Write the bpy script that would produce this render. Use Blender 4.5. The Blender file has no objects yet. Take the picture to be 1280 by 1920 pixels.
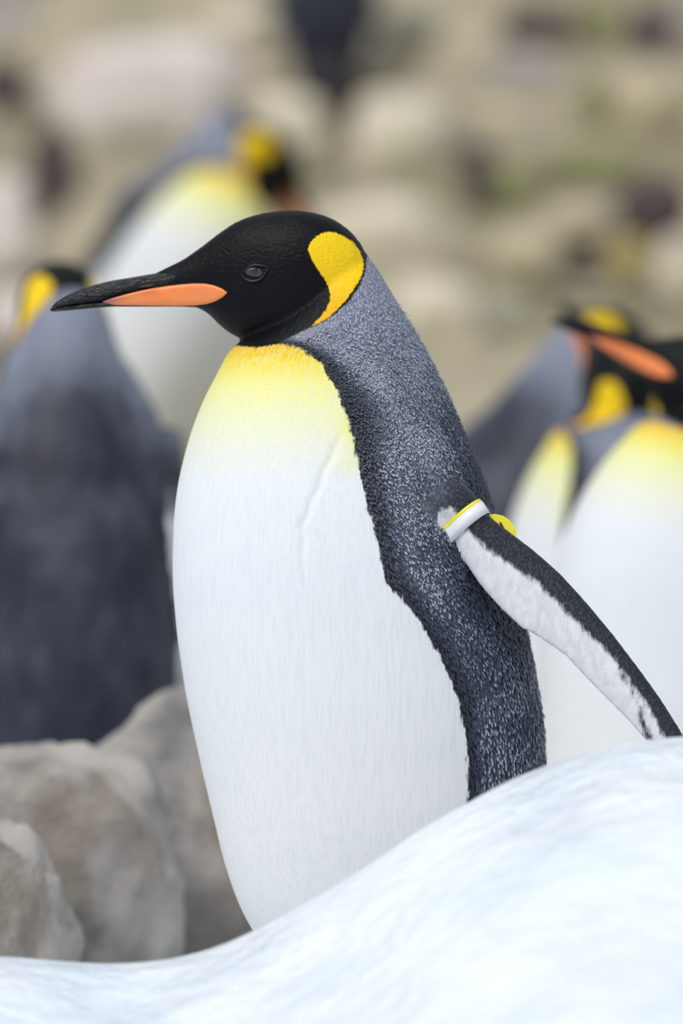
import bpy, bmesh, math, random
import numpy as np
from mathutils import Vector, Matrix, noise as mnoise
from mathutils.bvhtree import BVHTree

random.seed(4); np.random.seed(4)
SC = bpy.context.scene
COL = SC.collection
S = 0.00048            # metres per photo pixel in the plane of the main penguin
D0 = 5.1               # camera distance of that plane
CZ = 0.46              # camera height

# ------------------------------------------------------------------ camera, world, light, exposure
cam = bpy.data.cameras.new('camera'); camo = bpy.data.objects.new('camera', cam); COL.objects.link(camo)
camo.location = (0, -D0, CZ); camo.rotation_euler = (math.pi/2, 0, 0)
cam.sensor_fit = 'VERTICAL'; cam.sensor_height = 36; cam.sensor_width = 24
cam.lens = 36*D0/(1920*S); cam.clip_start = 0.1; cam.clip_end = 100
cam.dof.use_dof = True; cam.dof.focus_distance = D0 - 0.09; cam.dof.aperture_fstop = 2.7
SC.camera = camo
w = bpy.data.worlds.new('world'); SC.world = w; w.use_nodes = True
w.node_tree.nodes['Background'].inputs[0].default_value = (0.86, 0.93, 1.0, 1)
w.node_tree.nodes['Background'].inputs[1].default_value = 0.56
sun = bpy.data.lights.new('sun', 'SUN'); suno = bpy.data.objects.new('sun', sun); COL.objects.link(suno)
sun.energy = 2.0; sun.angle = math.radians(20); sun.color = (1.0, 0.98, 0.95)
suno.rotation_euler = Vector((0.36, 0.54, -0.84)).to_track_quat('-Z', 'Y').to_euler()
SC.view_settings.view_transform = 'Standard'; SC.view_settings.look = 'None'
SC.view_settings.exposure = 0.1; SC.view_settings.gamma = 1; SC.view_settings.use_curve_mapping = False

# ------------------------------------------------------------------ helpers
def P(px, py, D=D0):
    k = S*D/D0
    return Vector(((px-640)*k, D-D0, CZ+(960-py)*k))

def tag(o, label=None, cat=None, group=None, kind=None):
    if label: o['label'] = label
    if cat: o['category'] = cat
    if group: o['group'] = group
    if kind: o['kind'] = kind
    return o

def mesh_obj(name, verts, faces, mat, parent=None, smooth=True):
    me = bpy.data.meshes.new(name)
    me.from_pydata([tuple(map(float, v)) for v in verts], [], [tuple(map(int, f)) for f in faces]); me.update()
    bm = bmesh.new(); bm.from_mesh(me); bmesh.ops.recalc_face_normals(bm, faces=bm.faces[:]); bm.to_mesh(me); bm.free()
    if smooth: me.shade_smooth()
    if mat: me.materials.append(mat)
    o = bpy.data.objects.new(name, me); COL.objects.link(o)
    if parent: o.parent = parent
    return o

def empty(name, loc, rot=(0, 0, 0), scale=1.0):
    o = bpy.data.objects.new(name, None); COL.objects.link(o)
    o.location = loc; o.rotation_euler = rot; o.scale = (scale,)*3; o.empty_display_size = 0.05
    return o

def spline(xk, yk):
    xk = np.asarray(xk, float); yk = np.asarray(yk, float)
    m = np.gradient(yk, xk)
    def f(x):
        x = np.clip(np.asarray(x, float), xk[0], xk[-1])
        i = np.clip(np.searchsorted(xk, x)-1, 0, len(xk)-2)
        h = xk[i+1]-xk[i]; t = (x-xk[i])/h
        return ((2*t**3-3*t**2+1)*yk[i] + (t**3-2*t**2+t)*h*m[i] + (-2*t**3+3*t**2)*yk[i+1] + (t**3-t**2)*h*m[i+1])
    return f

def loft(rings):
    n = len(rings[0]); V = [p for r in rings for p in r]; F = []
    for i in range(len(rings)-1):
        for j in range(n):
            F.append((i*n+j, i*n+(j+1) % n, (i+1)*n+(j+1) % n, (i+1)*n+j))
    for base, r in ((0, rings[0]), ((len(rings)-1)*n, rings[-1])):
        c = len(V); V.append(np.mean(np.array(r), axis=0))
        for j in range(n): F.append((base+j, base+(j+1) % n, c))
    return [np.array(v) for v in V], F

def join(parts):
    V, F = [], []
    for v, f in parts:
        b = len(V); V += list(v); F += [tuple(i+b for i in q) for q in f]
    return V, F

def tube(pts, rad, n=16):
    pts = [np.array(p, float) for p in pts]; rings = []
    for i, p in enumerate(pts):
        t = pts[min(i+1, len(pts)-1)]-pts[max(i-1, 0)]; t /= np.linalg.norm(t)
        a = np.cross(t, (0, 1, 0.13)); a /= np.linalg.norm(a); b = np.cross(t, a)
        rings.append([p+rad[i]*(math.cos(k*2*math.pi/n)*a+math.sin(k*2*math.pi/n)*b) for k in range(n)])
    return loft(rings)

def ball(c, r, n=16):
    rings = []
    for i in range(1, n):
        th = math.pi*i/n
        rings.append([np.array(c)+np.array(r)*np.array((math.sin(th)*math.cos(k*2*math.pi/n), math.sin(th)*math.sin(k*2*math.pi/n), math.cos(th))) for k in range(n)])
    return loft(rings)

def sdf(poly, pts):
    """signed distance, positive inside the polygon"""
    poly = np.asarray(poly, float); d = np.full(len(pts), 1e9); inside = np.zeros(len(pts), bool)
    for i in range(len(poly)):
        a = poly[i]; b = poly[(i+1) % len(poly)]; e = b-a; q = pts-a
        t = np.clip((q@e)/max(e@e, 1e-9), 0, 1)
        d = np.minimum(d, np.linalg.norm(q-t[:, None]*e, axis=1))
        c = (a[1] > pts[:, 1]) != (b[1] > pts[:, 1])
        with np.errstate(divide='ignore', invalid='ignore'):
            xx = (b[0]-a[0])*(pts[:, 1]-a[1])/(b[1]-a[1])+a[0]
        inside ^= c & (pts[:, 0] < xx)
    return np.where(inside, d, -d)

def polydist(line, pts):
    line = np.asarray(line, float); d = np.full(len(pts), 1e9)
    for i in range(len(line)-1):
        a, b = line[i], line[i+1]; e = b-a; q = pts-a
        t = np.clip((q@e)/max(e@e, 1e-9), 0, 1)
        d = np.minimum(d, np.linalg.norm(q-t[:, None]*e, axis=1))
    return d

# ------------------------------------------------------------------ node helpers
class NT:
    def __init__(s, name):
        s.m = bpy.data.materials.new(name); s.m.use_nodes = True; s.t = s.m.node_tree
        s.b = s.t.nodes['Principled BSDF']
    def n(s, typ, **kw):
        q = s.t.nodes.new(typ)
        for k, v in kw.items(): setattr(q, k, v)
        return q
    def put(s, sock, v):
        if hasattr(v, 'node'): s.t.links.new(v, sock)
        elif v is not None:
            sock.default_value = (*v, 1) if isinstance(v, tuple) and len(v) == 3 and sock.type == 'RGBA' else v
    def attr(s, name): return s.n('ShaderNodeAttribute', attribute_name=name).outputs['Fac']
    def math(s, op, a, b=None, c=None):
        q = s.n('ShaderNodeMath', operation=op); s.put(q.inputs[0], a)
        if b is not None: s.put(q.inputs[1], b)
        if c is not None: s.put(q.inputs[2], c)
        return q.outputs[0]
    def rng(s, v, a, b, c=0.0, d=1.0):
        q = s.n('ShaderNodeMapRange', interpolation_type='SMOOTHSTEP'); s.put(q.inputs[0], v)
        for i, x in enumerate((a, b, c, d)): s.put(q.inputs[i+1], x)
        return q.outputs[0]
    def mix(s, f, a, b):
        q = s.n('ShaderNodeMix', data_type='RGBA'); s.put(q.inputs[0], f); s.put(q.inputs[6], a); s.put(q.inputs[7], b)
        return q.outputs[2]
    def coord(s, scale=(1, 1, 1), rot=(0, 0, 0)):
        c = s.n('ShaderNodeTexCoord'); m = s.n('ShaderNodeMapping'); m.inputs['Scale'].default_value = scale; m.inputs['Rotation'].default_value = rot
        s.t.links.new(c.outputs['Object'], m.inputs[0]); return m.outputs[0]
    def noise(s, vec, scale, detail=3, rough=.55):
        q = s.n('ShaderNodeTexNoise'); s.put(q.inputs['Vector'], vec); q.inputs['Scale'].default_value = scale
        q.inputs['Detail'].default_value = detail; q.inputs['Roughness'].default_value = rough; return q.outputs[0]
    def vor(s, vec, scale, feat='F1'):
        q = s.n('ShaderNodeTexVoronoi', feature=feat); s.put(q.inputs['Vector'], vec); q.inputs['Scale'].default_value = scale
        return q.outputs['Distance']
    def ramp(s, v, stops):
        q = s.n('ShaderNodeValToRGB'); s.put(q.inputs[0], v); e = q.color_ramp.elements
        while len(e) < len(stops): e.new(0.5)
        for i, (p, c) in enumerate(stops): e[i].position = p; e[i].color = (*c, 1)
        return q.outputs[0]
    def bump(s, h, strength, dist, nrm=None):
        q = s.n('ShaderNodeBump'); q.inputs['Strength'].default_value = strength; q.inputs['Distance'].default_value = dist
        s.put(q.inputs['Height'], h)
        if nrm is not None: s.put(q.inputs['Normal'], nrm)
        return q.outputs[0]
    def set(s, **kw):
        for k, v in kw.items(): s.put(s.b.inputs[k.replace('_', ' ')], v)
        return s.m

def plain(name, col, rough=0.5, var=0.15, scale=60, bump=0.0, **kw):
    t = NT(name); n = t.noise(t.coord(), scale)
    lo = tuple(c*(1-var) for c in col); hi = tuple(min(1, c*(1+var)) for c in col)
    t.set(Base_Color=t.mix(n, lo, hi), Roughness=rough, **kw)
    if bump: t.set(Normal=t.bump(n, bump, 0.002))
    return t.m

# ------------------------------------------------------------------ materials
def feather_material():
    t = NT('penguin_plumage')
    chest, head, ear, fm, fw = (t.attr(a) for a in ('chest', 'head', 'ear', 'fmask', 'fwhite'))
    py, px, sil, band, yel = (t.attr(a) for a in ('py', 'px', 'silver', 'border', 'yellowing'))
    fine = t.noise(t.coord((1, 1, .3)), 520, 2)
    mid = t.noise(t.coord((1, 1, .45)), 170, 3)
    jit = t.math('MULTIPLY_ADD', mid, 22.0, -11.0)
    jit = t.math('ADD', jit, t.math('MULTIPLY_ADD', fine, 10.0, -5.0))
    jit_s = t.math('MULTIPLY_ADD', fine, 9.0, -4.5)
    # slate back: small scale-like feathers, pale tips
    cell = t.vor(t.coord((1, 1, .5), (0, .25, 0)), 560)
    big = t.noise(t.coord((1, 1, .6)), 40, 3)
    tip = t.rng(cell, .62, .12)
    amount = t.math('ADD', sil, t.math('MULTIPLY_ADD', big, .5, -.25))
    amount = t.math('MULTIPLY', amount, t.math('MULTIPLY_ADD', band, -1.0, 1.0))
    grey = t.mix(t.math('MULTIPLY', t.math('MULTIPLY_ADD', tip, .65, .35), t.rng(amount, .0, 1.0)), (.009, .011, .026), (.43, .47, .61))
    brown = t.math('MULTIPLY', t.attr('brown'), t.rng(mid, .35, .7))
    grey = t.mix(t.math('MULTIPLY', brown, .55), grey, (.16, .12, .09))
    # chest: cool white and grey-blue streaks also paint in upper-breast shading
    streak = t.noise(t.coord((1, 1, .07)), 420, 2)
    yy = t.math('ADD', py, t.math('MULTIPLY_ADD', streak, .07, -.035))
    yy = t.math('SUBTRACT', yy, yel)
    cc = t.ramp(t.math('MULTIPLY_ADD', yy, 1/.30, -.62/.30), [(0.03, (.66, .33, .005)), (.10, (.80, .50, .010)), (.20, (.85, .70, .075)), (.33, (.84, .81, .28)),
                                      (.52, (.82, .82, .50)), (.75, (.81, .815, .72)), (.98, (.80, .82, .85))])
    warm = t.rng(py, 1.05, 1.6)
    cc = t.mix(warm, cc, t.mix(t.math('GREATER_THAN', py, 1.0), cc, (.84, .835, .82)))
    cc = t.mix(t.math('MULTIPLY', t.rng(streak, .42, .70), .22), cc, (.56, .60, .68))
    col = t.mix(t.rng(t.math('ADD', chest, jit), -3., 3.), grey, cc)
    # flipper
    fcol = t.mix(t.rng(t.math('ADD', fw, jit), -6., 6.), t.mix(t.math('MULTIPLY', tip, .35), (.010, .012, .020), (.10, .12, .17)),
                 t.mix(t.rng(mid, .3, .75), (.66, .65, .68), (.80, .79, .82)))
    fwm = t.rng(t.math('ADD', fw, jit), -6., 6.)
    col = t.mix(t.math('MULTIPLY', t.rng(t.math('ADD', fm, jit_s), -4., 4.), t.math('MAXIMUM', t.attr('froot'), fwm)), col, fcol)
    # head
    hcol = t.mix(t.rng(t.noise(t.coord((1, 1, 1)), 60, 3), .45, .8), (.0020, .0024, .0034), (.0036, .0046, .006))
    col = t.mix(t.rng(t.math('ADD', head, jit_s), -2., 2.), col, hcol)
    ecol = t.mix(t.rng(py, .50, .60), (.93, .62, .012), (.86, .46, .008))
    ecol = t.mix(t.math('MULTIPLY', t.rng(streak, .4, .7), .25), ecol, (.74, .44, .005))
    em = t.rng(t.math('ADD', ear, t.math('MULTIPLY', jit_s, .8)), -1.5, 1.5)
    col = t.mix(em, col, ecol)
    white = t.rng(chest, -3., 3.)
    h1 = t.math('MULTIPLY', t.math('SUBTRACT', 1.0, white), t.math('MULTIPLY', tip, .45))
    hm_ = t.rng(head, -2., 2.)
    h1 = t.math('MULTIPLY', h1, t.math('MULTIPLY_ADD', hm_, -.9, 1.0))
    h1 = t.math('MULTIPLY', h1, t.math('MULTIPLY_ADD', t.rng(fm, -4., 4.), -.75, 1.0))
    h1 = t.math('ADD', h1, t.math('MULTIPLY', streak, .22))
    h1 = t.math('ADD', h1, t.math('MULTIPLY', fine, .10))
    h1 = t.math('ADD', h1, t.math('MULTIPLY', t.math('MULTIPLY', hm_, t.noise(t.coord((.35, 1, 1), (0, .5, 0)), 420, 3)), .75))
    rough = t.math('MULTIPLY_ADD', white, .22, .48)
    spec = t.math('MULTIPLY_ADD', hm_, -.25, .40)
    return t.set(Base_Color=col, Roughness=rough, Normal=t.bump(h1, .55, .0022), Specular_IOR_Level=spec)

M = {}
M['plumage'] = feather_material()
def backfeather_material():
    t = NT('back_feather_vanes'); a = t.n('ShaderNodeAttribute', attribute_name='tint').outputs['Fac']
    return t.set(Base_Color=t.ramp(a, [(0, (.007, .010, .022)), (.45, (.055, .072, .125)), (1, (.56, .62, .74))]), Roughness=.42, Specular_IOR_Level=.55)
M['vane'] = backfeather_material()
def bill_material():
    t = NT('black_bill_horn'); n = t.noise(t.coord((.12, 1, 1), (0, .1, 0)), 420, 3)
    return t.set(Base_Color=t.mix(n, (.002, .0025, .003), (.009, .010, .012)), Roughness=.24, Normal=t.bump(n, .9, .003), Specular_IOR_Level=.32)
M['bill'] = bill_material()
def plate_material():
    t = NT('orange_bill_plate'); n = t.noise(t.coord((.5, 1, 1)), 130, 3); e = t.attr('tip')
    c = t.mix(n, (.88, .21, .055), (.92, .30, .09))
    return t.set(Base_Color=t.mix(e, c, (.30, .12, .22)), Roughness=.38)
M['plate'] = plate_material()
M['eye'] = plain('grey_eyeball', (.04, .036, .04), .35, .3, 300)
M['pupil'] = plain('blue_grey_pupil', (.010, .016, .034), .25)
M['lid'] = plain('black_eyelid_skin', (.012, .012, .017), .4)
M['foot'] = plain('dark_scaly_foot', (.02, .02, .022), .5, .4, 200, .6)
M['claw'] = plain('dark_claw', (.01, .009, .008), .3)
M['tail'] = plain('dark_tail_feathers', (.012, .014, .02), .5)
M['yellow'] = plain('yellow_plastic', (.86, .76, .03), .35, .04)
M['white_plastic'] = plain('white_plastic', (.80, .80, .85), .3, .03)
M['ink'] = plain('black_ink', (.01, .012, .01), .5)

# ------------------------------------------------------------------ penguin anatomy (traced in photo pixels, used in metres)
XO = (680-640)*S
def cv(px, py):                                   # mid-plane pixel -> penguin local x, z
    return (px-640)*S-XO, (CZ+(960-py)*S)
ys = [470, 500, 550, 600, 630, 650, 680, 700, 740, 780, 820, 860, 900, 950, 1000, 1050, 1100, 1150, 1200, 1250, 1300, 1350, 1400, 1450, 1500, 1550, 1600, 1650, 1700, 1750, 1800, 1850, 1880]
FR = spline(ys, [612, 592, 560, 510, 466, 438, 417, 407, 386, 369, 355, 344, 335, 328, 324.5, 323, 324, 328, 333, 340, 348, 358, 369, 380, 392, 404, 416, 431, 450, 477, 512, 566, 615])
BK = spline([470, 500, 550, 600, 650, 700, 750, 800, 850, 900, 950, 1000, 1050, 1100, 1150, 1200, 1250, 1300, 1350, 1400, 1450, 1500, 1600, 1700, 1800, 1850, 1880],
            [682, 704, 735, 765, 793, 819, 842, 863, 885, 905, 921, 936, 950, 964, 977, 989, 999, 1008, 1015, 1019, 1020, 1018, 1004, 970, 905, 855, 810])
HW = spline([470, 500, 550, 600, 640, 700, 800, 900, 1000, 1200, 1400, 1600, 1700, 1800, 1850, 1880], [34, 62, 92, 108, 122, 150, 197, 232, 252, 264, 262, 238, 206, 150, 105, 70])
EXP = 2.15
def surf_y(px, py):
    f, b, h = FR(py), BK(py), HW(py); q = min(1, abs((px-(f+b)/2)/((b-f)/2)))
    return h*S*(1-q**EXP)**(1/EXP)
def ring_h(py, n=56):
    f, b, h = float(FR(py)), float(BK(py)), float(HW(py))*S; r = []
    for k in range(n):
        a = 2*math.pi*k/n; c, s_ = math.cos(a), math.sin(a)
        x, z = cv((f+b)/2+(b-f)/2*np.sign(c)*abs(c)**(2/EXP), py)
        r.append(np.array((x, h*np.sign(s_)*abs(s_)**(2/EXP), z)))
    return r
TOPX = [262, 286, 310, 340, 380, 410, 440, 480, 520, 560, 600, 640, 668, 684, 691]
HT = spline(TOPX, [526, 515, 503, 488.5, 461, 438, 418, 403, 396.5, 395, 402, 421, 447, 474, 500])
HB = spline([262, 286, 310, 340, 372, 392, 410, 430, 455, 500, 540, 580, 620, 660, 684, 691], [534, 541, 556, 570, 578, 590, 608, 624, 636, 642, 638, 622, 600, 570, 535, 515])
HH = spline(TOPX, [4, 13, 21.5, 30, 42, 55, 67, 79, 87, 90, 87, 76, 58, 36, 10])
def head_ring(px, n=40):
    t, b, h = float(HT(px)), float(HB(px)), float(HH(px))*S; r = []; e = 2.25
    for k in range(n):
        a = 2*math.pi*k/n; c, s_ = math.cos(a), math.sin(a)
        x, z = cv(px, (t+b)/2+(b-t)/2*np.sign(c)*abs(c)**(2/e))
        r.append(np.array((x, h*np.sign(s_)*abs(s_)**(2/e), z)))
    return r
CHEST = [(-800, 640), (440, 640), (500, 641), (522, 643), (548, 650), (575, 661), (598, 678), (618, 706), (634, 738), (647, 772), (659, 808), (668, 850), (676, 890), (684, 930), (694, 970), (705, 1010),
         (714, 1050), (721, 1088), (737, 1106), (762, 1132), (786, 1166), (806, 1200), (826, 1236), (842, 1270), (855, 1306), (866, 1346), (873, 1390), (876, 1430), (877, 1512), (866, 1600), (845, 1700), (800, 1790), (700, 1900), (-800, 1900)]
BORDER = CHEST[3:-3]
HEADP = [(60, 300), (760, 300), (760, 440), (700, 460), (688, 482), (685, 508), (674, 536), (655, 564), (630, 588), (604, 605), (575, 617), (548, 630), (522, 645), (480, 652), (440, 648), (400, 630), (360, 590), (60, 600)]
EARP = [(577, 468), (581, 455), (592, 444), (606, 436), (620, 434), (640, 440), (660, 453), (674, 470), (681, 488), (681, 505), (674, 525), (660, 547), (640, 572), (618, 594), (598, 606), (582, 612), (600, 596), (612, 580), (619, 562),
        (618, 546), (611, 528), (602, 515), (592, 500), (584, 486)]
CREASE = [(640, 815), (628, 838), (622, 858), (606, 884), (598, 915), (584, 938), (578, 962), (565, 988), (570, 1004), (568, 1050), (573, 1100)]

# flipper blade, traced on a plane that swings out from the shoulder towards the viewer
RT = P(812, 918, D0-0.080)
dd = Vector((.636, -.19, -.772)).normalized(); cc_ = Vector((.76, .10, .60)); cc_ = (cc_-dd*cc_.dot(dd)).normalized(); uu = dd.cross(cc_)
CAM = Vector((0, -D0, CZ))
def to_ab(px, py):
    r = P(px, py)-CAM; t = (RT-CAM).dot(uu)/r.dot(uu); q = CAM+r*t-RT
    return (q.dot(dd), q.dot(cc_))
LEAD = [to_ab(*p) for p in [(770, 832), (800, 858), (835, 892), (868, 927), (896, 950), (922, 972), (960, 1001), (1000, 1031), (1050, 1075), (1100, 1130), (1150, 1190), (1200, 1256), (1240, 1312), (1280, 1376), (1304, 1424), (1316, 1462)]]
TRAIL = [to_ab(*p) for p in [(780, 930), (805, 952), (826, 976), (846, 1010), (868, 1050), (898, 1096), (938, 1142), (974, 1176), (1010, 1196), (1058, 1229), (1100, 1274), (1140, 1315), (1180, 1356), (1212, 1392), (1250, 1432), (1302, 1468)]]
WHITE = [to_ab(*p) for p in [(816, 990), (820, 972), (830, 961), (846, 961), (860, 976), (874, 998), (895, 1019), (928, 1048), (960, 1064), (1000, 1092), (1040, 1130), (1080, 1170), (1120, 1207), (1150, 1240), (1176, 1275), (1205, 1315), (1228, 1350), (1246, 1400), (1215, 1420), (1180, 1380), (1100, 1300), (1000, 1215), (930, 1160), (880, 1095), (840, 1020)]]
BLADE = LEAD+TRAIL[::-1]
def blade_mesh(thin=1.0):
    rings = []; L = np.array(LEAD); T = np.array(TRAIL)
    tt = np.linspace(0, len(L)-1, 46)
    for t in tt:
        i = min(int(t), len(L)-2); f = t-i; l = L[i]*(1-f)+L[i+1]*f; r = T[i]*(1-f)+T[i+1]*f
        u = t/(len(L)-1); th = (0.0135*(1-u)**1.3+0.0042)*thin
        if u > .93: th *= 1-(u-.93)/.07*.5
        ring = []
        for k in range(24):
            a = 2*math.pi*k/24; c, s_ = math.cos(a), math.sin(a)
            m = (l+r)/2+(l-r)/2*c
            ring.append((m[0], m[1], th*s_*(1.0+.35*c)))
        rings.append(ring)
    return loft(rings)
def frame(root, d, c):
    d = Vector(d).normalized(); c = Vector(c); c = (c-d*c.dot(d)).normalized(); u = d.cross(c)
    m = Matrix((d, c, u)).transposed().to_4x4(); m.translation = root; return m
NEAR_SWEPT = frame(RT-Vector((XO, 0, 0)), dd, cc_)
def hanging(out=.14, back=.12):
    x, z = cv(770, 905)
    return frame((x, -.098, z), (back, -out, -1), (-1, -.1, -.1))
def xf(M4, V): 
    A = np.array(M4); V = np.array(V, float); return V@A[:3, :3].T+A[:3, 3]

def head_matrix(yaw=0, pitch=0, roll=0, shift=(0, 0, 0)):
    x, z = cv(605, 560); pv = Vector((x, 0, z))
    return Matrix.Translation(pv+Vector(shift)) @ Matrix.Rotation(math.radians(yaw), 4, 'Z') @ Matrix.Rotation(math.radians(pitch), 4, 'Y') @ Matrix.Rotation(math.radians(roll), 4, 'X') @ Matrix.Translation(-pv)

def make_body(parent, voxel, hm, near, far, thin=1.0, detail=False):
    """torso, neck, head and flippers grown together into one skin, with the plumage pattern stored on it"""
    parts = [loft([ring_h(y) for y in np.linspace(471, 1880, 90)])]
    hv, hf = loft([head_ring(x) for x in np.linspace(263, 690, 68)]); parts.append((list(xf(hm, hv)), hf))
    x, z = cv(610, 640); x2, z2 = cv(602, 545)
    q = xf(hm, [(x2, 0, z2)])[0]
    parts.append(tube([(x+.02, 0, z-.02), ((x+q[0])/2+.006, q[1]/2, (z+q[2])/2), q], [.058, .044, .036]))
    bv, bf = blade_mesh(thin)
    for side, fm in ((1, near), (-1, far)):
        v = xf(fm, bv); v[:, 1] *= side; parts.append((list(v), bf))
        # shoulder / upper arm ridge running down into the blade
        r = np.array(fm.translation); pts, rad = [], []
        for (px, py, rr, dep) in ((700, 690, .012, .009), (728, 748, .017, .009), (756, 800, .0215, .0085), (786, 852, .0245, .0085), (806, 885, .025, .010)):
            xx, zz = cv(px, py); pts.append((xx, -side*(surf_y(px, py)-dep), zz)); rad.append(rr)
        e = xf(fm, [(.012, .004, 0)])[0]; e[1] *= side; pts.append(e); rad.append(.021)
        e = xf(fm, [(.05, .012, 0)])[0]; e[1] *= side; pts.append(e); rad.append(.014)
        parts.append(tube(pts, rad))
    V, F = join(parts)
    o = mesh_obj('body', V, F, None)
    m = o.modifiers.new('r', 'REMESH'); m.mode = 'VOXEL'; m.voxel_size = voxel; m.use_smooth_shade = True
    m = o.modifiers.new('s', 'SMOOTH'); m.factor = .5; m.iterations = 6 if detail else 4
    me = bpy.data.meshes.new_from_object(o.evaluated_get(bpy.context.evaluated_depsgraph_get()))
    old = o.data; o.modifiers.clear(); o.data = me; bpy.data.meshes.remove(old); me.name = 'body'
    n = len(me.vertices); co = np.empty(n*3); me.vertices.foreach_get('co', co); co = co.reshape(-1, 3)
    nr = np.empty(n*3); me.vertices.foreach_get('normal', nr); nr = nr.reshape(-1, 3)
    def pix(c):
        k = S*(D0-np.abs(c[:, 1]))/D0
        return np.stack([640+(c[:, 0]+XO)/k, 960-(c[:, 2]-CZ)/k], 1)
    uv = pix(co)
    at = {}
    # flippers
    fmask = np.full(n, -60.); fwhite = np.full(n, -60.); froot = np.zeros(n)
    ox, oz = 640+(co[:, 0]+XO)/S, 960-(co[:, 2]-CZ)/S
    f_, b_, h_ = FR(oz), BK(oz), HW(oz); q_ = np.clip(np.abs((ox-(f_+b_)/2)/((b_-f_)/2)), 0, 1)
    flank = h_*S*(1-q_**EXP)**(1/EXP)+.0035-np.abs(co[:, 1])
    for side, fm in ((1, near), (-1, far)):
        c2 = co.copy(); c2[:, 1] *= side; n2 = nr.copy(); n2[:, 1] *= side
        inv = fm.inverted(); loc = xf(inv, c2); nz = n2@np.array(fm)[:3, 2]
        d = sdf(BLADE, loc[:, :2])/S+9
        d = np.minimum(d, (loc[:, 0]-.006)/S)
        d = np.where(np.abs(loc[:, 2]) < .024, d, -60.)
        d = np.minimum(d, (.024-np.abs(loc[:, 2]))/S)
        d = np.where((flank > 0) & (loc[:, 0] > .036), -60., d)
        w_ = sdf(WHITE, loc[:, :2])/S
        w_ = np.minimum(w_, nz*40+8)
        w_ = np.minimum(w_, polydist([to_ab(*p) for p in ((1168, 1268), (1196, 1320), (1206, 1362), (1224, 1400))], loc[:, :2])/S-np.interp(loc[:, 0], [.26, .34], [2, 11]))
        up = d > fmask; fmask = np.where(up, d, fmask); fwhite = np.where(up, w_, fwhite)
        froot = np.where(up, np.clip((loc[:, 0]+loc[:, 1]*.4+.004)/.034, 0, 1), froot)
    chest = sdf(CHEST, uv)
    ch = xf(hm.inverted(), co); uh = pix(ch)
    near_head = (np.abs(ch[:, 1]) < .075)
    head = np.where(near_head, sdf(HEADP, uh), -60.)
    ear = np.where(near_head & (np.abs(ch[:, 1]) > .004), sdf(EARP, uh), -60.)
    u, v = uv[:, 0], uv[:, 1]
    bd = polydist(BORDER, uv)
    bw = np.interp(v, [640, 700, 760, 900, 1000, 1100, 1250, 1500], [18, 48, 62, 50, 44, 38, 30, 20])
    border = np.clip(1.25-bd/bw, 0, 1)*(chest < 8)
    sil = np.interp(v, [450, 560, 640, 760, 900, 1050, 1250, 1500, 1900], [1.15, 1.08, .90, .62, .50, .46, .42, .40, .30])
    ridge = polydist([(690, 600), (745, 730), (800, 840)], uv); sil = sil+.26*np.exp(-(ridge/38.)**2)  # paler line paints the lit shoulder ridge into the silver tone
    sil = sil+.16*np.exp(-(polydist([(700, 800), (740, 900), (775, 1040), (800, 1120)], uv)/40.)**2)
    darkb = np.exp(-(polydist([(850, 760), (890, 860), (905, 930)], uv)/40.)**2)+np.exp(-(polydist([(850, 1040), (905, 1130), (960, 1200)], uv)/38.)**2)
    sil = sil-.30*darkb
    if not detail: sil = sil*np.interp(v, [550, 800, 1100, 1500], [.95, .62, .5, .40])  # other penguins' backs painted darker than the main one's sunlit side
    at['silver'] = sil; at['border'] = border
    at['brown'] = np.exp(-(polydist([(790, 960), (810, 985), (790, 1050)], uv)/34.)**2)*(co[:, 1] < 0)
    at['yellowing'] = .07*np.exp(-(polydist([(655, 800), (668, 860), (650, 870)], uv)/26.)**2)*(v > 760)+0.0
    at['px'] = u/1000; at['py'] = np.where(head > -5, uh[:, 1], v)/1000
    at['chest'] = chest; at['head'] = head; at['ear'] = ear; at['fmask'] = fmask; at['fwhite'] = fwhite; at['froot'] = froot
    if detail:
        cr = np.exp(-(polydist(CREASE, uv)/7.)**2)*np.interp(v, [790, 860, 1010, 1130], [0, 1, 1, 0])*(co[:, 1] < 0)
        co = co-nr*(cr*.0017)[:, None]
        # feathered edges where forehead feathers stand up a little
        st = np.array([mnoise.noise(Vector(c)*520) for c in co[(uh[:, 1] < 520) & near_head]])
        idx = np.where((uh[:, 1] < 520) & near_head)[0]; co[idx] += nr[idx]*(st*.0004)[:, None]
        me.vertices.foreach_set('co', co.ravel())
    for k, val in at.items():
        a = me.attributes.new(k, 'FLOAT', 'POINT'); a.data.foreach_set('value', np.asarray(val, dtype=np.float32))
    me.materials.append(M['plumage']); me.shade_smooth(); me.update()
    o.parent = parent
    return o, at, co, nr, uv

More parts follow.
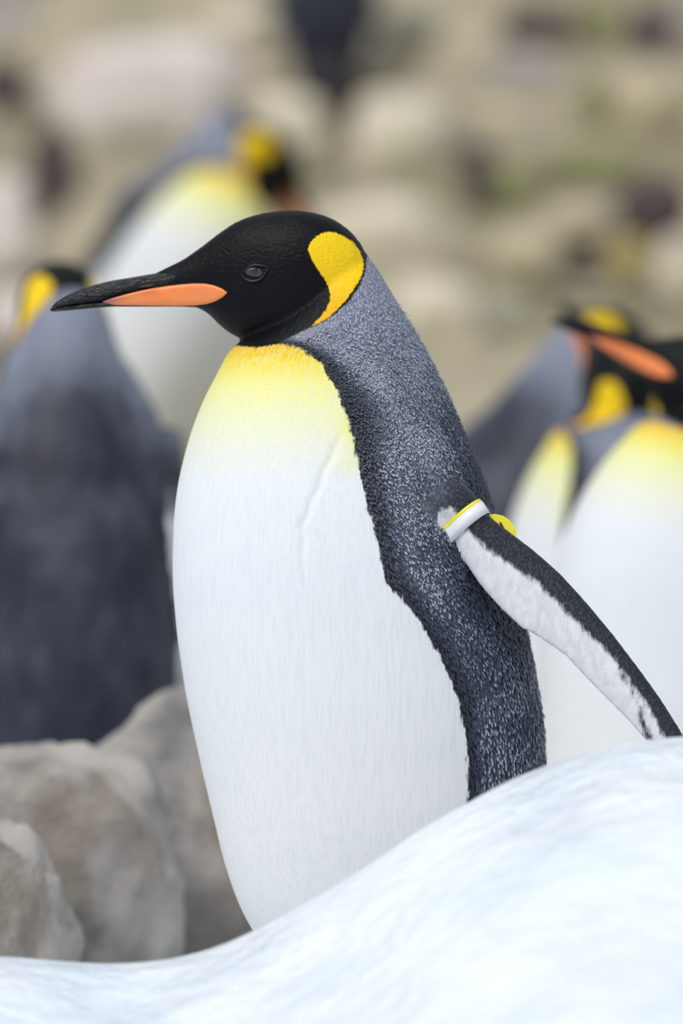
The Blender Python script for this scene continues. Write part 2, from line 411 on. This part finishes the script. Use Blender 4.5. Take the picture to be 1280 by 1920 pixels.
def add_bill(parent, hm, n=28):
    bt = spline([94, 100, 115, 150, 200, 250, 300, 340, 380, 420], [581, 572, 560, 543.5, 528.5, 519.5, 511, 504, 500, 500])
    bb = spline([94, 100, 115, 150, 200, 250, 300, 340, 380, 420], [583, 584, 583, 580, 575.5, 575, 575, 575, 577, 578])
    mid = spline([94, 120, 160, 200, 250, 300, 340, 380, 420], [582, 576, 570, 566, 555, 545, 538, 536, 536])
    bw = spline([94, 100, 120, 160, 200, 250, 300, 340, 380, 420], [1.2, 4, 7.5, 11, 14, 17.5, 21.5, 26, 33, 42])
    # the two mandibles meet along the mouth line
    for nm, lo, hi in (('upper_mandible', mid, bt), ('lower_mandible', bb, mid)):
        rings = []
        for x_ in np.concatenate([np.linspace(94.3, 125, 10), np.linspace(132, 418, 40)]):
            a, b, h = float(lo(x_)), float(hi(x_)), float(bw(x_))*S
            a = max(a, b+.6); r = []
            for k in range(n):
                th = 2*math.pi*k/n; c, s_ = math.cos(th), math.sin(th); e = 2.3
                X, Z = cv(x_, (a+b)/2+(a-b)/2*np.sign(c)*abs(c)**(2/e))
                full = 1.0 if nm[0] == 'l' else 1.06
                r.append((X, h*full*np.sign(s_)*abs(s_)**(2/e), Z))
            rings.append(r)
        v, f = loft(rings); o = mesh_obj(nm, xf(hm, v), f, M['bill'], parent)
        if nm[0] == 'l': low = o
    return low

PLATE = [(192, 567), (215, 559), (240, 552), (265, 546), (290, 541), (315, 537), (340, 534.5), (365, 533), (385, 533.5), (402, 537), (417, 543), (428, 551), (418, 560), (404, 567), (388, 571.5), (365, 573.5), (330, 574), (290, 573.5), (250, 573), (215, 572.5)]
def add_plate(parent, hm, bvh):
    inv = hm.inverted()
    x_at = np.linspace(193, 427, 54); poly = np.array(PLATE)
    up = np.array(PLATE[:12]); lo = np.array([PLATE[0]]+PLATE[:11:-1]+[PLATE[11]])
    for side in (-1, 1):
        V = []; F = []; m = 9; grid = []
        for i, x_ in enumerate(x_at):
            t = np.interp(x_, up[:, 0], up[:, 1]); b = np.interp(x_, lo[:, 0], lo[:, 1]); row = []
            for j in range(m):
                f = j/(m-1); py = t+(b-t)*f
                X, Z = cv(x_, py)
                k = 1-.03/D0
                o = hm @ Vector((X, side*.2, Z)); d = (hm.to_3x3() @ Vector((0, -side, 0)))
                h = bvh.ray_cast(o, d)
                y = (inv @ h[0]).y if h[0] is not None else side*.012
                row.append((X, y, Z))
            grid.append(row)
        G = np.array(grid)
        raw = np.abs(G[:, :, 1]).copy(); g = np.maximum(raw, raw.max(1, keepdims=True)*.82)
        for _ in range(40):
            h = g.copy(); h[1:-1] = (g[:-2]+2*g[1:-1]+g[2:])/4; g = h; g[:, 1:-1] = (g[:, :-2]+2*g[:, 1:-1]+g[:, 2:])/4
        G[:, :, 1] = side*np.maximum(g, np.minimum(raw, g+.0012))
        nI, nJ = G.shape[:2]
        outer = G.copy(); edge = np.minimum(np.minimum(np.arange(nJ), nJ-1-np.arange(nJ))/1.5, 1)[None, :]*np.minimum(np.minimum(np.arange(nI), nI-1-np.arange(nI))/3., 1)[:, None]
        outer[:, :, 1] += side*(.0005+.0016*np.sqrt(edge)); inner = G.copy(); inner[:, :, 1] -= side*.002
        V = list(outer.reshape(-1, 3))+list(inner.reshape(-1, 3)); N = nI*nJ
        for i in range(nI-1):
            for j in range(nJ-1):
                a = i*nJ+j; F.append((a, a+1, a+nJ+1, a+nJ)); F.append((N+a, N+a+nJ, N+a+nJ+1, N+a+1))
        rim = [j for j in range(nJ)]+[i*nJ+nJ-1 for i in range(1, nI)]+[(nI-1)*nJ+j for j in range(nJ-2, -1, -1)]+[i*nJ for i in range(nI-2, 0, -1)]
        for a, b in zip(rim, rim[1:]+rim[:1]): F.append((a, b, N+b, N+a))
        o = mesh_obj('bill_plate', xf(hm, V), F, M['plate'], parent); o['label'] = 'orange plate along the lower bill'
        tipv = np.clip((235-(640+(np.array(V)[:, 0]+XO)/S))/45, 0, 1)
        a = o.data.attributes.new('tip', 'FLOAT', 'POINT'); a.data.foreach_set('value', tipv.astype(np.float32))

def add_eye(parent, hm, bvh, detail):
    inv = hm.inverted()
    for side in (-1, 1):
        def sf(px, py, lift=0.0):
            X, Z = cv(px, py); h = bvh.ray_cast(hm @ Vector((X, side*.2, Z)), hm.to_3x3() @ Vector((0, -side, 0)))
            y = (inv @ h[0]).y if h[0] is not None else side*.035
            return np.array((X, y+side*lift, Z))
        c = sf(480, 514, -.0012)
        v, f = ball((0, 0, 0), (21*S, .0022, 9.8*S), 20)
        v = xf(Matrix.Translation(Vector(c)) @ Matrix.Rotation(.14, 4, 'Y') @ Matrix.Rotation(side*.16, 4, 'Z'), v)
        e = mesh_obj('eye', xf(hm, v), f, M['eye'], parent)
        if detail:
            c2 = sf(479, 511, .0012); v, f = ball(c2, (6.2*S, .0010, 6.0*S), 14)
            mesh_obj('pupil', xf(hm, v), f, M['pupil'], e)
            for nm, arc, r in (('upper_eyelid', [(455, 517), (463, 507), (475, 501), (490, 501), (504, 504)], 1.7), ('lower_eyelid', [(455, 518), (461, 526), (472, 530), (484, 529), (495, 521), (504, 505)], 2.2)):
                q = spline(range(len(arc)), [a[0] for a in arc]); w_ = spline(range(len(arc)), [a[1] for a in arc])
                pts = [sf(float(q(t)), float(w_(t)), .0012) for t in np.linspace(0, len(arc)-1, 14)]
                v, f = tube(pts, [r*S*(.35+.65*math.sin(math.pi*k/13)) for k in range(14)], 10)
                mesh_obj(nm, xf(hm, v), f, M['lid'], e)

def add_feet_tail(parent, back=Matrix()):
    for side in (-1, 1):
        V, F = [], []; parts = []
        x0, y0 = cv(700, 0)[0], side*.055
        parts.append(tube([(x0+.03, y0, .075), (x0+.02, y0, .04), (x0, y0, .02)], [.022, .02, .018], 12))
        toes = [(-.085, side*.035), (-.10, 0.0), (-.085, -side*.035)]
        for tx, ty in toes:
            parts.append(tube([(x0+.01, y0, .017), (x0+tx*.5, y0+ty*.6, .016), (x0+tx, y0+ty, .009)], [.014, .0105, .007], 10))
        v, f = join(parts)
        for a, b in zip(toes, toes[1:]):   # web
            k = len(v); q = [(x0, y0, .016), (x0+a[0]*.8, y0+a[1]*.85, .010), (x0+(a[0]+b[0])*.35, y0+(a[1]+b[1])*.4, .010), (x0+b[0]*.8, y0+b[1]*.85, .010)]
            v += [np.array(p) for p in q]+[np.array(p)-np.array((0, 0, .006)) for p in q]
            f += [(k, k+1, k+2, k+3), (k+7, k+6, k+5, k+4)]+[(k+i, k+(i+1) % 4, k+4+(i+1) % 4, k+4+i) for i in range(4)]
        o = mesh_obj('foot', xf(back, v), f, M['foot'], parent)
        for tx, ty in toes:
            v, f = tube([(x0+tx*.98, y0+ty, .009), (x0+tx*1.13, y0+ty*1.1, .008), (x0+tx*1.24, y0+ty*1.15, .003)], [.0055, .004, .001], 8)
            mesh_obj('claw', xf(back, v), f, M['claw'], o)
    rings = []
    for t in np.linspace(0, 1, 12):
        x = cv(880, 0)[0]+.085*t; z = .085*(1-t)+.012*t; wd = .06*(1-t)**.8+.008; th = .018*(1-t)+.003
        rings.append([(x+th*math.sin(a)*.6, wd*math.cos(a), z+th*math.sin(a)) for a in np.linspace(0, 2*math.pi, 18, endpoint=False)])
    v, f = loft(rings); mesh_obj('tail', v, f, M['tail'], parent)

def add_back_feathers(parent, body, at, co, nr, uv):
    """overlapping pale-tipped feathers standing proud of the slate back and flank"""
    me = body.data; nf = len(me.polygons)
    fv = np.empty(nf*4, int); me.polygons.foreach_get('vertices', fv); fv = fv.reshape(-1, 4)
    c = co[fv].mean(1); nn = nr[fv].mean(1); nn /= np.linalg.norm(nn, axis=1)[:, None]
    g = lambda k: np.asarray(at[k])[fv].mean(1)
    U = uv[fv].mean(1)
    ok = (g('chest') < -3) & (g('head') < -12) & (g('fmask') < -6) & (U[:, 1] > 560) & (U[:, 1] < 1800)
    rng = np.random.default_rng(7)
    dens = np.interp(U[:, 1], [560, 640, 760, 950, 1200, 1900], [.0, .8, 1.2, 1.0, .8, .75])
    i = np.repeat(np.arange(nf), rng.poisson(dens*ok)); c, nn, U = c[i], nn[i], U[i]; k = len(i)
    c = c+rng.normal(0, .0008, (k, 3))
    flow = np.stack([np.interp(U[:, 1], [600, 900, 1150, 1500], [.55, .45, .42, .10])+rng.normal(0, .06, k), np.zeros(k), -np.ones(k)], 1)
    t = flow-nn*(flow*nn).sum(1)[:, None]; t /= np.linalg.norm(t, axis=1)[:, None]+1e-9; b = np.cross(nn, t)
    ln = np.interp(U[:, 1], [560, 760, 1000, 1500], [.0020, .0027, .0042, .0064])*rng.uniform(.8, 1.25, k); wd = ln*np.interp(U[:, 1], [560, 1000, 1500], [.28, .20, .15])
    sh = [(-.5, 0, -.0003), (.0, 1, .00045), (.0, -1, .00045), (.38, .7, .0009), (.38, -.7, .0009), (.55, 0, .0010), (0.02, 0, .0010)]
    V = np.stack([c+t*(a*ln)[:, None]+b*(w_*wd)[:, None]+nn*(h+.0002) for a, w_, h in sh], 1).reshape(-1, 3)
    base = np.array([(0, 6, 1), (0, 2, 6), (1, 6, 3), (2, 4, 6), (6, 5, 3), (6, 4, 5)])
    F = (base[None]+np.arange(k)[:, None, None]*7).reshape(-1, 3)
    me2 = bpy.data.meshes.new('back_feathers'); me2.vertices.add(len(V)); me2.vertices.foreach_set('co', V.ravel())
    me2.loops.add(F.size); me2.loops.foreach_set('vertex_index', F.ravel().astype(np.int32)); me2.polygons.add(len(F))
    me2.polygons.foreach_set('loop_start', np.arange(0, F.size, 3, dtype=np.int32)); me2.update(calc_edges=True)
    sil = np.clip(g('silver')[i]*1.15+.16, 0, 1)*(1-.85*g('border')[i])
    big = np.array([mnoise.noise(Vector(p)*28) for p in c])
    bright = np.clip(sil*(1+.45*big)*rng.uniform(.45, 1.6, k), 0, 1)
    kb = np.interp(U[:, 1], [560, 700, 950], [.75, .5, .08]); km = np.maximum(kb, .3)
    tint = np.stack([bright*kb, bright*km, bright*km, bright*.85, bright*.85, bright, bright*.8], 1).ravel()
    a = me2.attributes.new('tint', 'FLOAT', 'POINT'); a.data.foreach_set('value', tint.astype(np.float32))
    me2.materials.append(M['vane']); me2.shade_smooth()
    o = bpy.data.objects.new('back_feathers', me2); COL.objects.link(o); o.parent = parent; o['kind'] = 'stuff'
    return o

def penguin(loc, yaw, label, lean=0, tilt=0, scale=1.0, hyaw=0, hpitch=0, hroll=0, hshift=(0, 0, 0), near=None, far=None, main=False, group='king penguins in the rocky enclosure'):
    e = empty('king_penguin', loc, (0, 0, 0), scale)
    e.rotation_euler = (Matrix.Rotation(math.radians(yaw), 4, 'Z') @ Matrix.Rotation(math.radians(lean), 4, 'Y') @ Matrix.Rotation(math.radians(tilt), 4, 'X')).to_euler()
    tag(e, label, 'penguin', group)
    hm = head_matrix(hyaw, hpitch, hroll, hshift)
    body, at, co, nr, uv = make_body(e, .0021 if main else .0048, hm, near or hanging(), far or hanging(), 1.0 if main else 1.6, main)
    bv = BVHTree.FromPolygons([Vector(c) for c in co], [tuple(p.vertices) for p in body.data.polygons])
    low = add_bill(e, hm)
    vb = [Vector(v.co) for v in low.data.vertices]; fb = [tuple(p.vertices) for p in low.data.polygons]
    k = len(co)
    both = BVHTree.FromPolygons([Vector(c) for c in co]+vb, [tuple(p.vertices) for p in body.data.polygons]+[tuple(i+k for i in f) for f in fb])
    add_plate(low, hm, both); add_eye(e, hm, bv, main); add_feet_tail(e, (Matrix.Rotation(math.radians(lean), 4, 'Y') @ Matrix.Rotation(math.radians(tilt), 4, 'X')).inverted())
    if main:
        add_back_feathers(e, body, at, co, nr, uv); return e, bv
    return e

# ------------------------------------------------------------------ setting: rocky ground and slope
def rock_material(name, pale, dark, moss, mossy=.3, scale=1.0, bump=1.0):
    t = NT(name); c = t.coord()
    n1 = t.noise(c, 2.2*scale, 5); n2 = t.noise(c, 9*scale, 6, .65); n3 = t.noise(c, 60*scale, 4, .7)
    col = t.mix(t.rng(n1, .28, .60), dark, pale); col = t.mix(t.math('MULTIPLY', t.rng(n2, .5, .78), .45), col, dark)
    col = t.mix(t.math('MULTIPLY', t.rng(t.noise(t.coord((1, 1, .6)), 1.3*scale, 4), .58-mossy*.3, .70-mossy*.2), .75), col, moss)
    col = t.mix(t.math('MULTIPLY', t.rng(n3, .5, .72), .22), col, tuple(x*.6 for x in dark))
    h = t.math('ADD', n2, t.math('MULTIPLY', n3, .35))
    return t.set(Base_Color=col, Roughness=.85, Normal=t.bump(h, .7*bump, .03/scale))
M['earth'] = rock_material('brown_olive_ground', (.46, .40, .28), (.20, .165, .11), (.25, .24, .11), .42)  # kept darker than the rocks so the gaps read as shaded crevices
M['slope'] = rock_material('tan_rock', (.68, .58, .43), (.48, .40, .28), (.46, .43, .22), .3)
M['pink'] = rock_material('pinkish_rock', (.88, .79, .75), (.66, .56, .51), (.60, .54, .42), .08)
M['pale'] = rock_material('pale_beige_rock', (.80, .72, .58), (.62, .54, .41), (.60, .56, .36), .22)
M['olive'] = rock_material('mossy_rock', (.42, .40, .24), (.22, .20, .10), (.25, .27, .10), .6)
M['crevice_shade'] = rock_material('dark_crevice_rock', (.10, .075, .075), (.035, .028, .03), (.08, .06, .05), .1)  # shade of crevices between the slope rocks, built as dark rocks
M['mossy_grey'] = rock_material('greenish_grey_rock', (.52, .51, .42), (.32, .31, .24), (.36, .37, .24), .4)
M['ochre'] = rock_material('ochre_rock', (.50, .40, .17), (.28, .21, .08), (.26, .25, .09), .3)
M['mauve'] = rock_material('mauve_grey_rock', (.48, .42, .43), (.28, .24, .25), (.30, .28, .22), .1)
M['grey_rock'] = rock_material('weathered_grey_rock', (.62, .575, .53), (.22, .21, .205), (.27, .21, .16), .20, 4.0, 2.2)

def zt(D): return float(np.interp(D, [0, 6.9, 7.4, 8.0, 9.3, 11.0, 13.0, 16.0, 20.0], [0, 0, .05, .1, .44, .70, 1.40, 2.95, 5.2]))
xs = np.linspace(-5, 5, 150); dsv = np.concatenate([np.linspace(-1, 8, 40), np.linspace(8.1, 20, 130)])
V = []; F = []
for d in dsv:
    for x in xs:
        a = np.clip((d-9.5)/2., 0, 1)
        z = zt(d)+a*(mnoise.fractal(Vector((x*1.4, d*1.4, 3.1)), 1.0, 2.0, 4)*.16+mnoise.cell(Vector((x*1.1+d*.3, d*1.3, 0)))*.05)
        V.append((x, d-D0, z))
nx = len(xs)
for i in range(len(dsv)-1):
    for j in range(nx-1): F.append((i*nx+j, i*nx+j+1, (i+1)*nx+j+1, (i+1)*nx+j))
g = mesh_obj('ground', V, F, M['earth']); tag(g, 'brown and olive ground rising to a rocky slope', 'ground', kind='structure')

def boulder(name, label, px, py, D, sx, sy, sz, seed, mat, rot=0, sub=4, rough=.28, cat='rock', group=None, facet=.5, blunt=.28):
    bm = bmesh.new(); bmesh.ops.create_icosphere(bm, subdivisions=sub, radius=1)
    off = Vector((seed*7.3, seed*3.1, seed*1.7))
    for v in bm.verts:
        p = v.co.copy()
        d = mnoise.fractal(p*1.1+off, 1.0, 2.0, 5)*rough+(mnoise.voronoi(p*1.3+off)[0][0]-.4)*rough*facet
        d += mnoise.fractal(p*5+off, .9, 2.1, 4)*rough*.16
        q = p*(1+d)
        # blunt the sphere into a block
        m = max(abs(q.x), abs(q.y), abs(q.z)); q = q.lerp(q*(1.0/max(m, .3))*.9, blunt)
        v.co = Vector((q.x*sx, q.y*sy, q.z*sz))
    me = bpy.data.meshes.new(name); bm.to_mesh(me); bm.free(); me.shade_smooth(); me.materials.append(mat)
    o = bpy.data.objects.new(name, me); COL.objects.link(o)
    o.location = P(px, py, D); o.rotation_euler = (0, 0, rot); tag(o, label, cat, group)
    return o
def ground_D(py):
    ds = np.linspace(8.3, 19.5, 600); pyy = np.array([960-(zt(d)-CZ)/(S*d/D0) for d in ds])
    return float(np.interp(-py, -pyy, ds))
ROCKS = [('pink', 275, 178, 190, 110, 'largest pinkish pale rock, a broad smooth dome above the stooping penguin'), ('mauve', 25, 50, 66, 60, 'mauve grey rock above the dark crevice next to the broad pinkish dome'),
  ('crevice_shade', 140, 22, 60, 42, 'crevice shade built as a dark rock over the broad pinkish dome'), ('crevice_shade', 6, 178, 52, 72, 'crevice shade built as a dark rock beside the broad pinkish dome'),
  ('crevice_shade', 95, 345, 50, 100, 'tall crevice shade built as a dark rock between the pinkish dome and the back-turned penguin'), ('pink', 14, 425, 52, 100, 'upright pinkish rock beside the tall dark crevice'),
  ('slope', 395, 266, 66, 32, 'low tan rock just above the stooping penguin'), ('pale', 455, 62, 66, 56, 'creamy rock between the pinkish dome and the tail on the slope'),
  ('pale', 540, 262, 84, 84, 'round creamy rock under the tail and beside the stooping penguin'), ('pale', 752, 268, 96, 92, 'large creamy rock next to the round one under the tail'),
  ('pale', 705, 440, 120, 72, 'broad creamy rock behind the crown of the banded penguin'), ('mossy_grey', 768, 66, 54, 52, 'greenish grey rock right beside the tail on the slope'),
  ('slope', 880, 106, 66, 52, 'tan rock next to the greenish grey one beside the tail'), ('crevice_shade', 1018, 52, 80, 36, 'long cleft shade built as a dark rock high on the mossy side'),
  ('olive', 1128, 40, 33, 78, 'upright mossy green rock between two dark crevices'), ('crevice_shade', 1217, 62, 38, 70, 'steep crevice shade built as a dark rock beside the upright mossy green one'),
  ('mauve', 1280, 35, 28, 48, 'mauve grey rock beyond the steep dark crevice'), ('mauve', 985, 142, 90, 40, 'flat mauve grey rock under the long dark cleft'),
  ('slope', 1212, 192, 76, 70, 'round tan rock under the steep dark crevice'), ('slope', 928, 236, 72, 48, 'tan rock under the flat mauve grey one'),
  ('crevice_shade', 897, 335, 32, 74, 'narrow crevice shade built as a dark rock beside the large creamy ones'), ('olive', 968, 350, 44, 52, 'round mossy rock next to the narrow dark crevice'),
  ('olive', 1112, 314, 96, 46, 'widest mossy rock, lying under the thin mossy strip'), ('crevice_shade', 1222, 394, 74, 62, 'crevice shade built as a dark rock at the end of the widest mossy rock'),
  ('slope', 1078, 416, 62, 38, 'tan rock lying under the widest mossy rock'), ('ochre', 1180, 492, 54, 44, 'ochre mossy rock above the penguins with lifted bills'),
  ('slope', 985, 482, 72, 58, 'yellowish tan rock just above the sky-pointing bill'), ('crevice_shade', 1092, 498, 46, 32, 'smallest crevice shade built as a dark rock, beside the ochre mossy one'),
  ('pale', 1270, 505, 38, 66, 'creamy rock beyond the ochre mossy one'), ('pale', 815, 592, 92, 72, 'creamy rock behind the neck of the banded penguin'), ('mossy_grey', 945, 592, 52, 34, 'low greenish grey rock behind the sky-pointing bill'),
  ('olive', 1106, 196, 27, 64, 'thin upright mossy strip of rock beside the round tan one'), ('pink', 36, 600, 66, 58, 'pinkish rock close behind the back-turned penguin')]
for k, (mt, px, py, rw, rh, lab) in enumerate(ROCKS):
    D = ground_D(py+rh*.45); m_ = S*D/D0
    boulder('slope_rock', lab, px, py, D, rw*m_, min(rw, rh)*m_*.75, rh*m_, 30+k, M[mt], 0, 4, .26, group='rocks on the slope')

# boulders in front of the penguin with its back turned
GB = 'grey boulders behind the ice'
boulder('grey_boulder', 'rounded grey boulder rising to a peak behind the white belly', 385, 1615, 5.92, .160, .125, .190, 21, M['grey_rock'], 0, 5, .22, group=GB, blunt=.05)
boulder('grey_boulder', 'flat topped grey boulder in front of the penguin with its back turned', 42, 1650, 5.64, .150, .115, .142, 22, M['grey_rock'], 0, 5, .22, group=GB, blunt=.16)
boulder('grey_boulder', 'low slanting grey boulder at the foot of the flat topped one', -40, 1765, 5.40, .088, .085, .112, 23, M['grey_rock'], 0, 5, .26, group=GB, blunt=.05)

# ------------------------------------------------------------------ ice mound
def ice_material():
    t = NT('wet_blue_white_ice'); c = t.coord()
    n1 = t.noise(c, 7, 4); n2 = t.noise(c, 38, 4); n3 = t.noise(c, 150, 3)
    col = t.mix(t.rng(n1, .3, .7), (.77, .85, .96), (.91, .94, .985))
    h = t.math('ADD', t.math('MULTIPLY', n2, 1.0), t.math('MULTIPLY', n3, .25))
    return t.set(Base_Color=col, Roughness=t.math('MULTIPLY_ADD', n1, .25, .12), Normal=t.bump(h, .5, .02), Specular_IOR_Level=.5)
M['ice'] = ice_material()
IX = [-900, -650, -300, 0, 60, 130, 200, 260, 320, 380, 430, 470, 520, 560, 620, 700, 780, 880, 940, 1010, 1080, 1150, 1210, 1280, 1360, 1480, 1650, 1900, 2150, 2400]
IY = [1990, 1850, 1787, 1793, 1797, 1803, 1806, 1804, 1797, 1783, 1765, 1747, 1722, 1700, 1666, 1616, 1561, 1503, 1470, 1440, 1415, 1397, 1387, 1381, 1378, 1385, 1420, 1530, 1740, 2000]
crest = spline(IX, IY); DC = 4.74
V = []; F = []
gx = np.linspace(-890, 2390, 250); gy = np.concatenate([np.linspace(-.16, -.02, 12), np.linspace(-.015, .12, 24), np.linspace(.13, 1.5, 90)])
for dy in gy:
    for px in gx:
        p = P(px, float(crest(px)), DC)
        fall = (.34*(math.sqrt(dy*dy+.014)-math.sqrt(.014))) if dy > 0 else 2.6*(math.sqrt(dy*dy+.0012)-math.sqrt(.0012))
        w_ = min(1, max(0, dy/.15))
        nz = mnoise.fractal(Vector((p.x*6, dy*6, 1.0)), 1, 2, 3)*.012*w_
        V.append((p.x, p.y-dy, max(p.z-fall+nz, -.02)))
n0 = len(gx)
for i in range(len(gy)-1):
    for j in range(n0-1): F.append((i*n0+j, i*n0+j+1, (i+1)*n0+j+1, (i+1)*n0+j))
k = len(V); per = [j for j in range(n0)]+[i*n0+n0-1 for i in range(1, len(gy))]+[(len(gy)-1)*n0+j for j in range(n0-2, -1, -1)]+[i*n0 for i in range(len(gy)-2, 0, -1)]
for a in per: V.append((V[a][0], V[a][1], -.03))
for q in range(len(per)): F.append((per[q], per[(q+1) % len(per)], k+(q+1) % len(per), k+q))
F.append(tuple(range(k, k+len(per))))
ice = mesh_obj('ice_mound', V, F, M['ice']); tag(ice, 'glossy blue white mound of ice sloping up across the front', 'ice')

V = []; F = []; gx = np.linspace(-5, 5, 60); gy = np.linspace(-6, 1.75, 40)
for y in gy:
    for x in gx: V.append((x, y-.05*mnoise.noise(Vector((x*2, y, 5)))*(y > 1.5), .004))
for i in range(39):
    for j in range(59): F.append((i*60+j, i*60+j+1, (i+1)*60+j+1, (i+1)*60+j))
fl = mesh_obj('floor', V, F, M['ice']); tag(fl, 'unseen flat icy floor under the front penguins, extended to bounce light', 'floor', kind='structure')  # out of view; added to bounce light onto bellies and boulders

# ------------------------------------------------------------------ penguins
main, skin = penguin((XO, 0, 0), 0, 'king penguin in sharp profile wearing a yellow and white flipper band', near=NEAR_SWEPT, main=True)

# identification band round the swept flipper
def band_loop(name, a0, a1, grow, mat, parent):
    L = np.array(LEAD); T = np.array(TRAIL); V = []; n = 64
    for off in (0.0, .0008):
        for a in (a0, a1):
            lb = np.interp(a, L[:, 0], L[:, 1]); tb = np.interp(a, T[:, 0], T[:, 1]); m = (lb+tb)/2; half = (lb-tb)/2
            o = NEAR_SWEPT @ Vector((a, m, 0)); rr = []
            for k in range(n):
                q = 2*math.pi*k/n; d = NEAR_SWEPT.to_3x3() @ Vector((0, math.cos(q), math.sin(q)))
                h = skin.ray_cast(o, d); lim = 1/math.sqrt((math.cos(q)/(half*1.12+.003))**2+(math.sin(q)/.0195)**2)
                rr.append(min(h[3] if h[0] is not None else lim, lim))
            rr = np.array(rr)
            for _ in range(3): rr = (np.roll(rr, 1)+2*rr+np.roll(rr, -1))/4
            for k in range(n):
                q = 2*math.pi*k/n; r = rr[k]+grow+off
                V.append((a, m+r*math.cos(q), r*math.sin(q)))
    F = []
    for (u_, v_) in ((0, 1), (3, 2), (1, 3), (2, 0)):
        for k in range(n): F.append((u_*n+k, u_*n+(k+1) % n, v_*n+(k+1) % n, v_*n+k))
    return mesh_obj(name, xf(NEAR_SWEPT, V), F, mat, parent)
am = to_ab(872, 982)[0]
bnd = band_loop('flipper_band', am-.0055, am+.0065, .0013, M['white_plastic'], main); bnd['label'] = 'white plastic band around the flipper'
yb = band_loop('band_lining', am-.0085, am-.0045, .0010, M['yellow'], bnd); yb['label'] = 'yellow lining of the band'
tabp = [to_ab(*p) for p in [(903, 966), (914, 962), (928, 961), (942, 964), (954, 972), (962, 982), (967, 994), (968, 1008), (956, 1012), (936, 1002), (915, 985)]]
V = [(a, b, -.006) for a, b in tabp]+[(a, b, -.0075) for a, b in tabp]; n = len(tabp)
F = [tuple(range(n)), tuple(range(2*n-1, n-1, -1))]+[(i, (i+1) % n, n+(i+1) % n, n+i) for i in range(n)]
tb = mesh_obj('band_tab', xf(NEAR_SWEPT, V), F, M['yellow'], bnd, smooth=False); tb['label'] = 'yellow number tab standing off the band'
mk = [to_ab(*p) for p in [(935, 977), (939, 976.5), (945, 987), (940, 987)]]
V = [(a, b, -.0058) for a, b in mk]+[(a, b, -.0062) for a, b in mk]
mesh_obj('tab_mark', xf(NEAR_SWEPT, V), [(0, 1, 2, 3), (7, 6, 5, 4)]+[(i, (i+1) % 4, 4+(i+1) % 4, 4+i) for i in range(4)], M['ink'], bnd, smooth=False)

def at(px, D, z): 
    p = P(px, 0, D); return (p.x, p.y, z)
TIGHT = hanging(.05, .22); LOOSE = hanging(.15, .26)
penguin(at(126, 6.45, .01), -80, 'king penguin standing with its back turned behind the grey boulders', scale=1.045, hshift=(.016, 0, -.022), hyaw=8, hpitch=-6, near=LOOSE, far=LOOSE)
penguin(at(1126.5, 6.1, 0), 9, 'king penguin lifting its black and orange bill beside the raised flipper', lean=15.4, scale=.9, hyaw=-6, hpitch=15, hshift=(.022, 0, -.007))
penguin(at(1116, 6.8, 0), -48, 'king penguin pointing its bill to the sky behind the one with the lifted bill', lean=6, scale=.905, hyaw=-18, hpitch=36, hshift=(.016, 0, -.015))
penguin(at(840, 7.4, .04), -139, 'king penguin with rounded grey back looking away behind the sky-pointing one', lean=-19, scale=1.035, hyaw=-9, hpitch=-3, hshift=(.006, 0, -.006))
penguin(at(151.5, 9.36, .45), 138, 'stooping king penguin with pale belly bared on the rocks behind', lean=-22.5, tilt=5, hyaw=72, hpitch=-25, scale=1.047, hshift=(-.02, 0, -.028))
penguin(at(612, 13.0, 1.40), -90, 'king penguin up on the slope of which only the tail end shows', near=TIGHT, far=TIGHT)
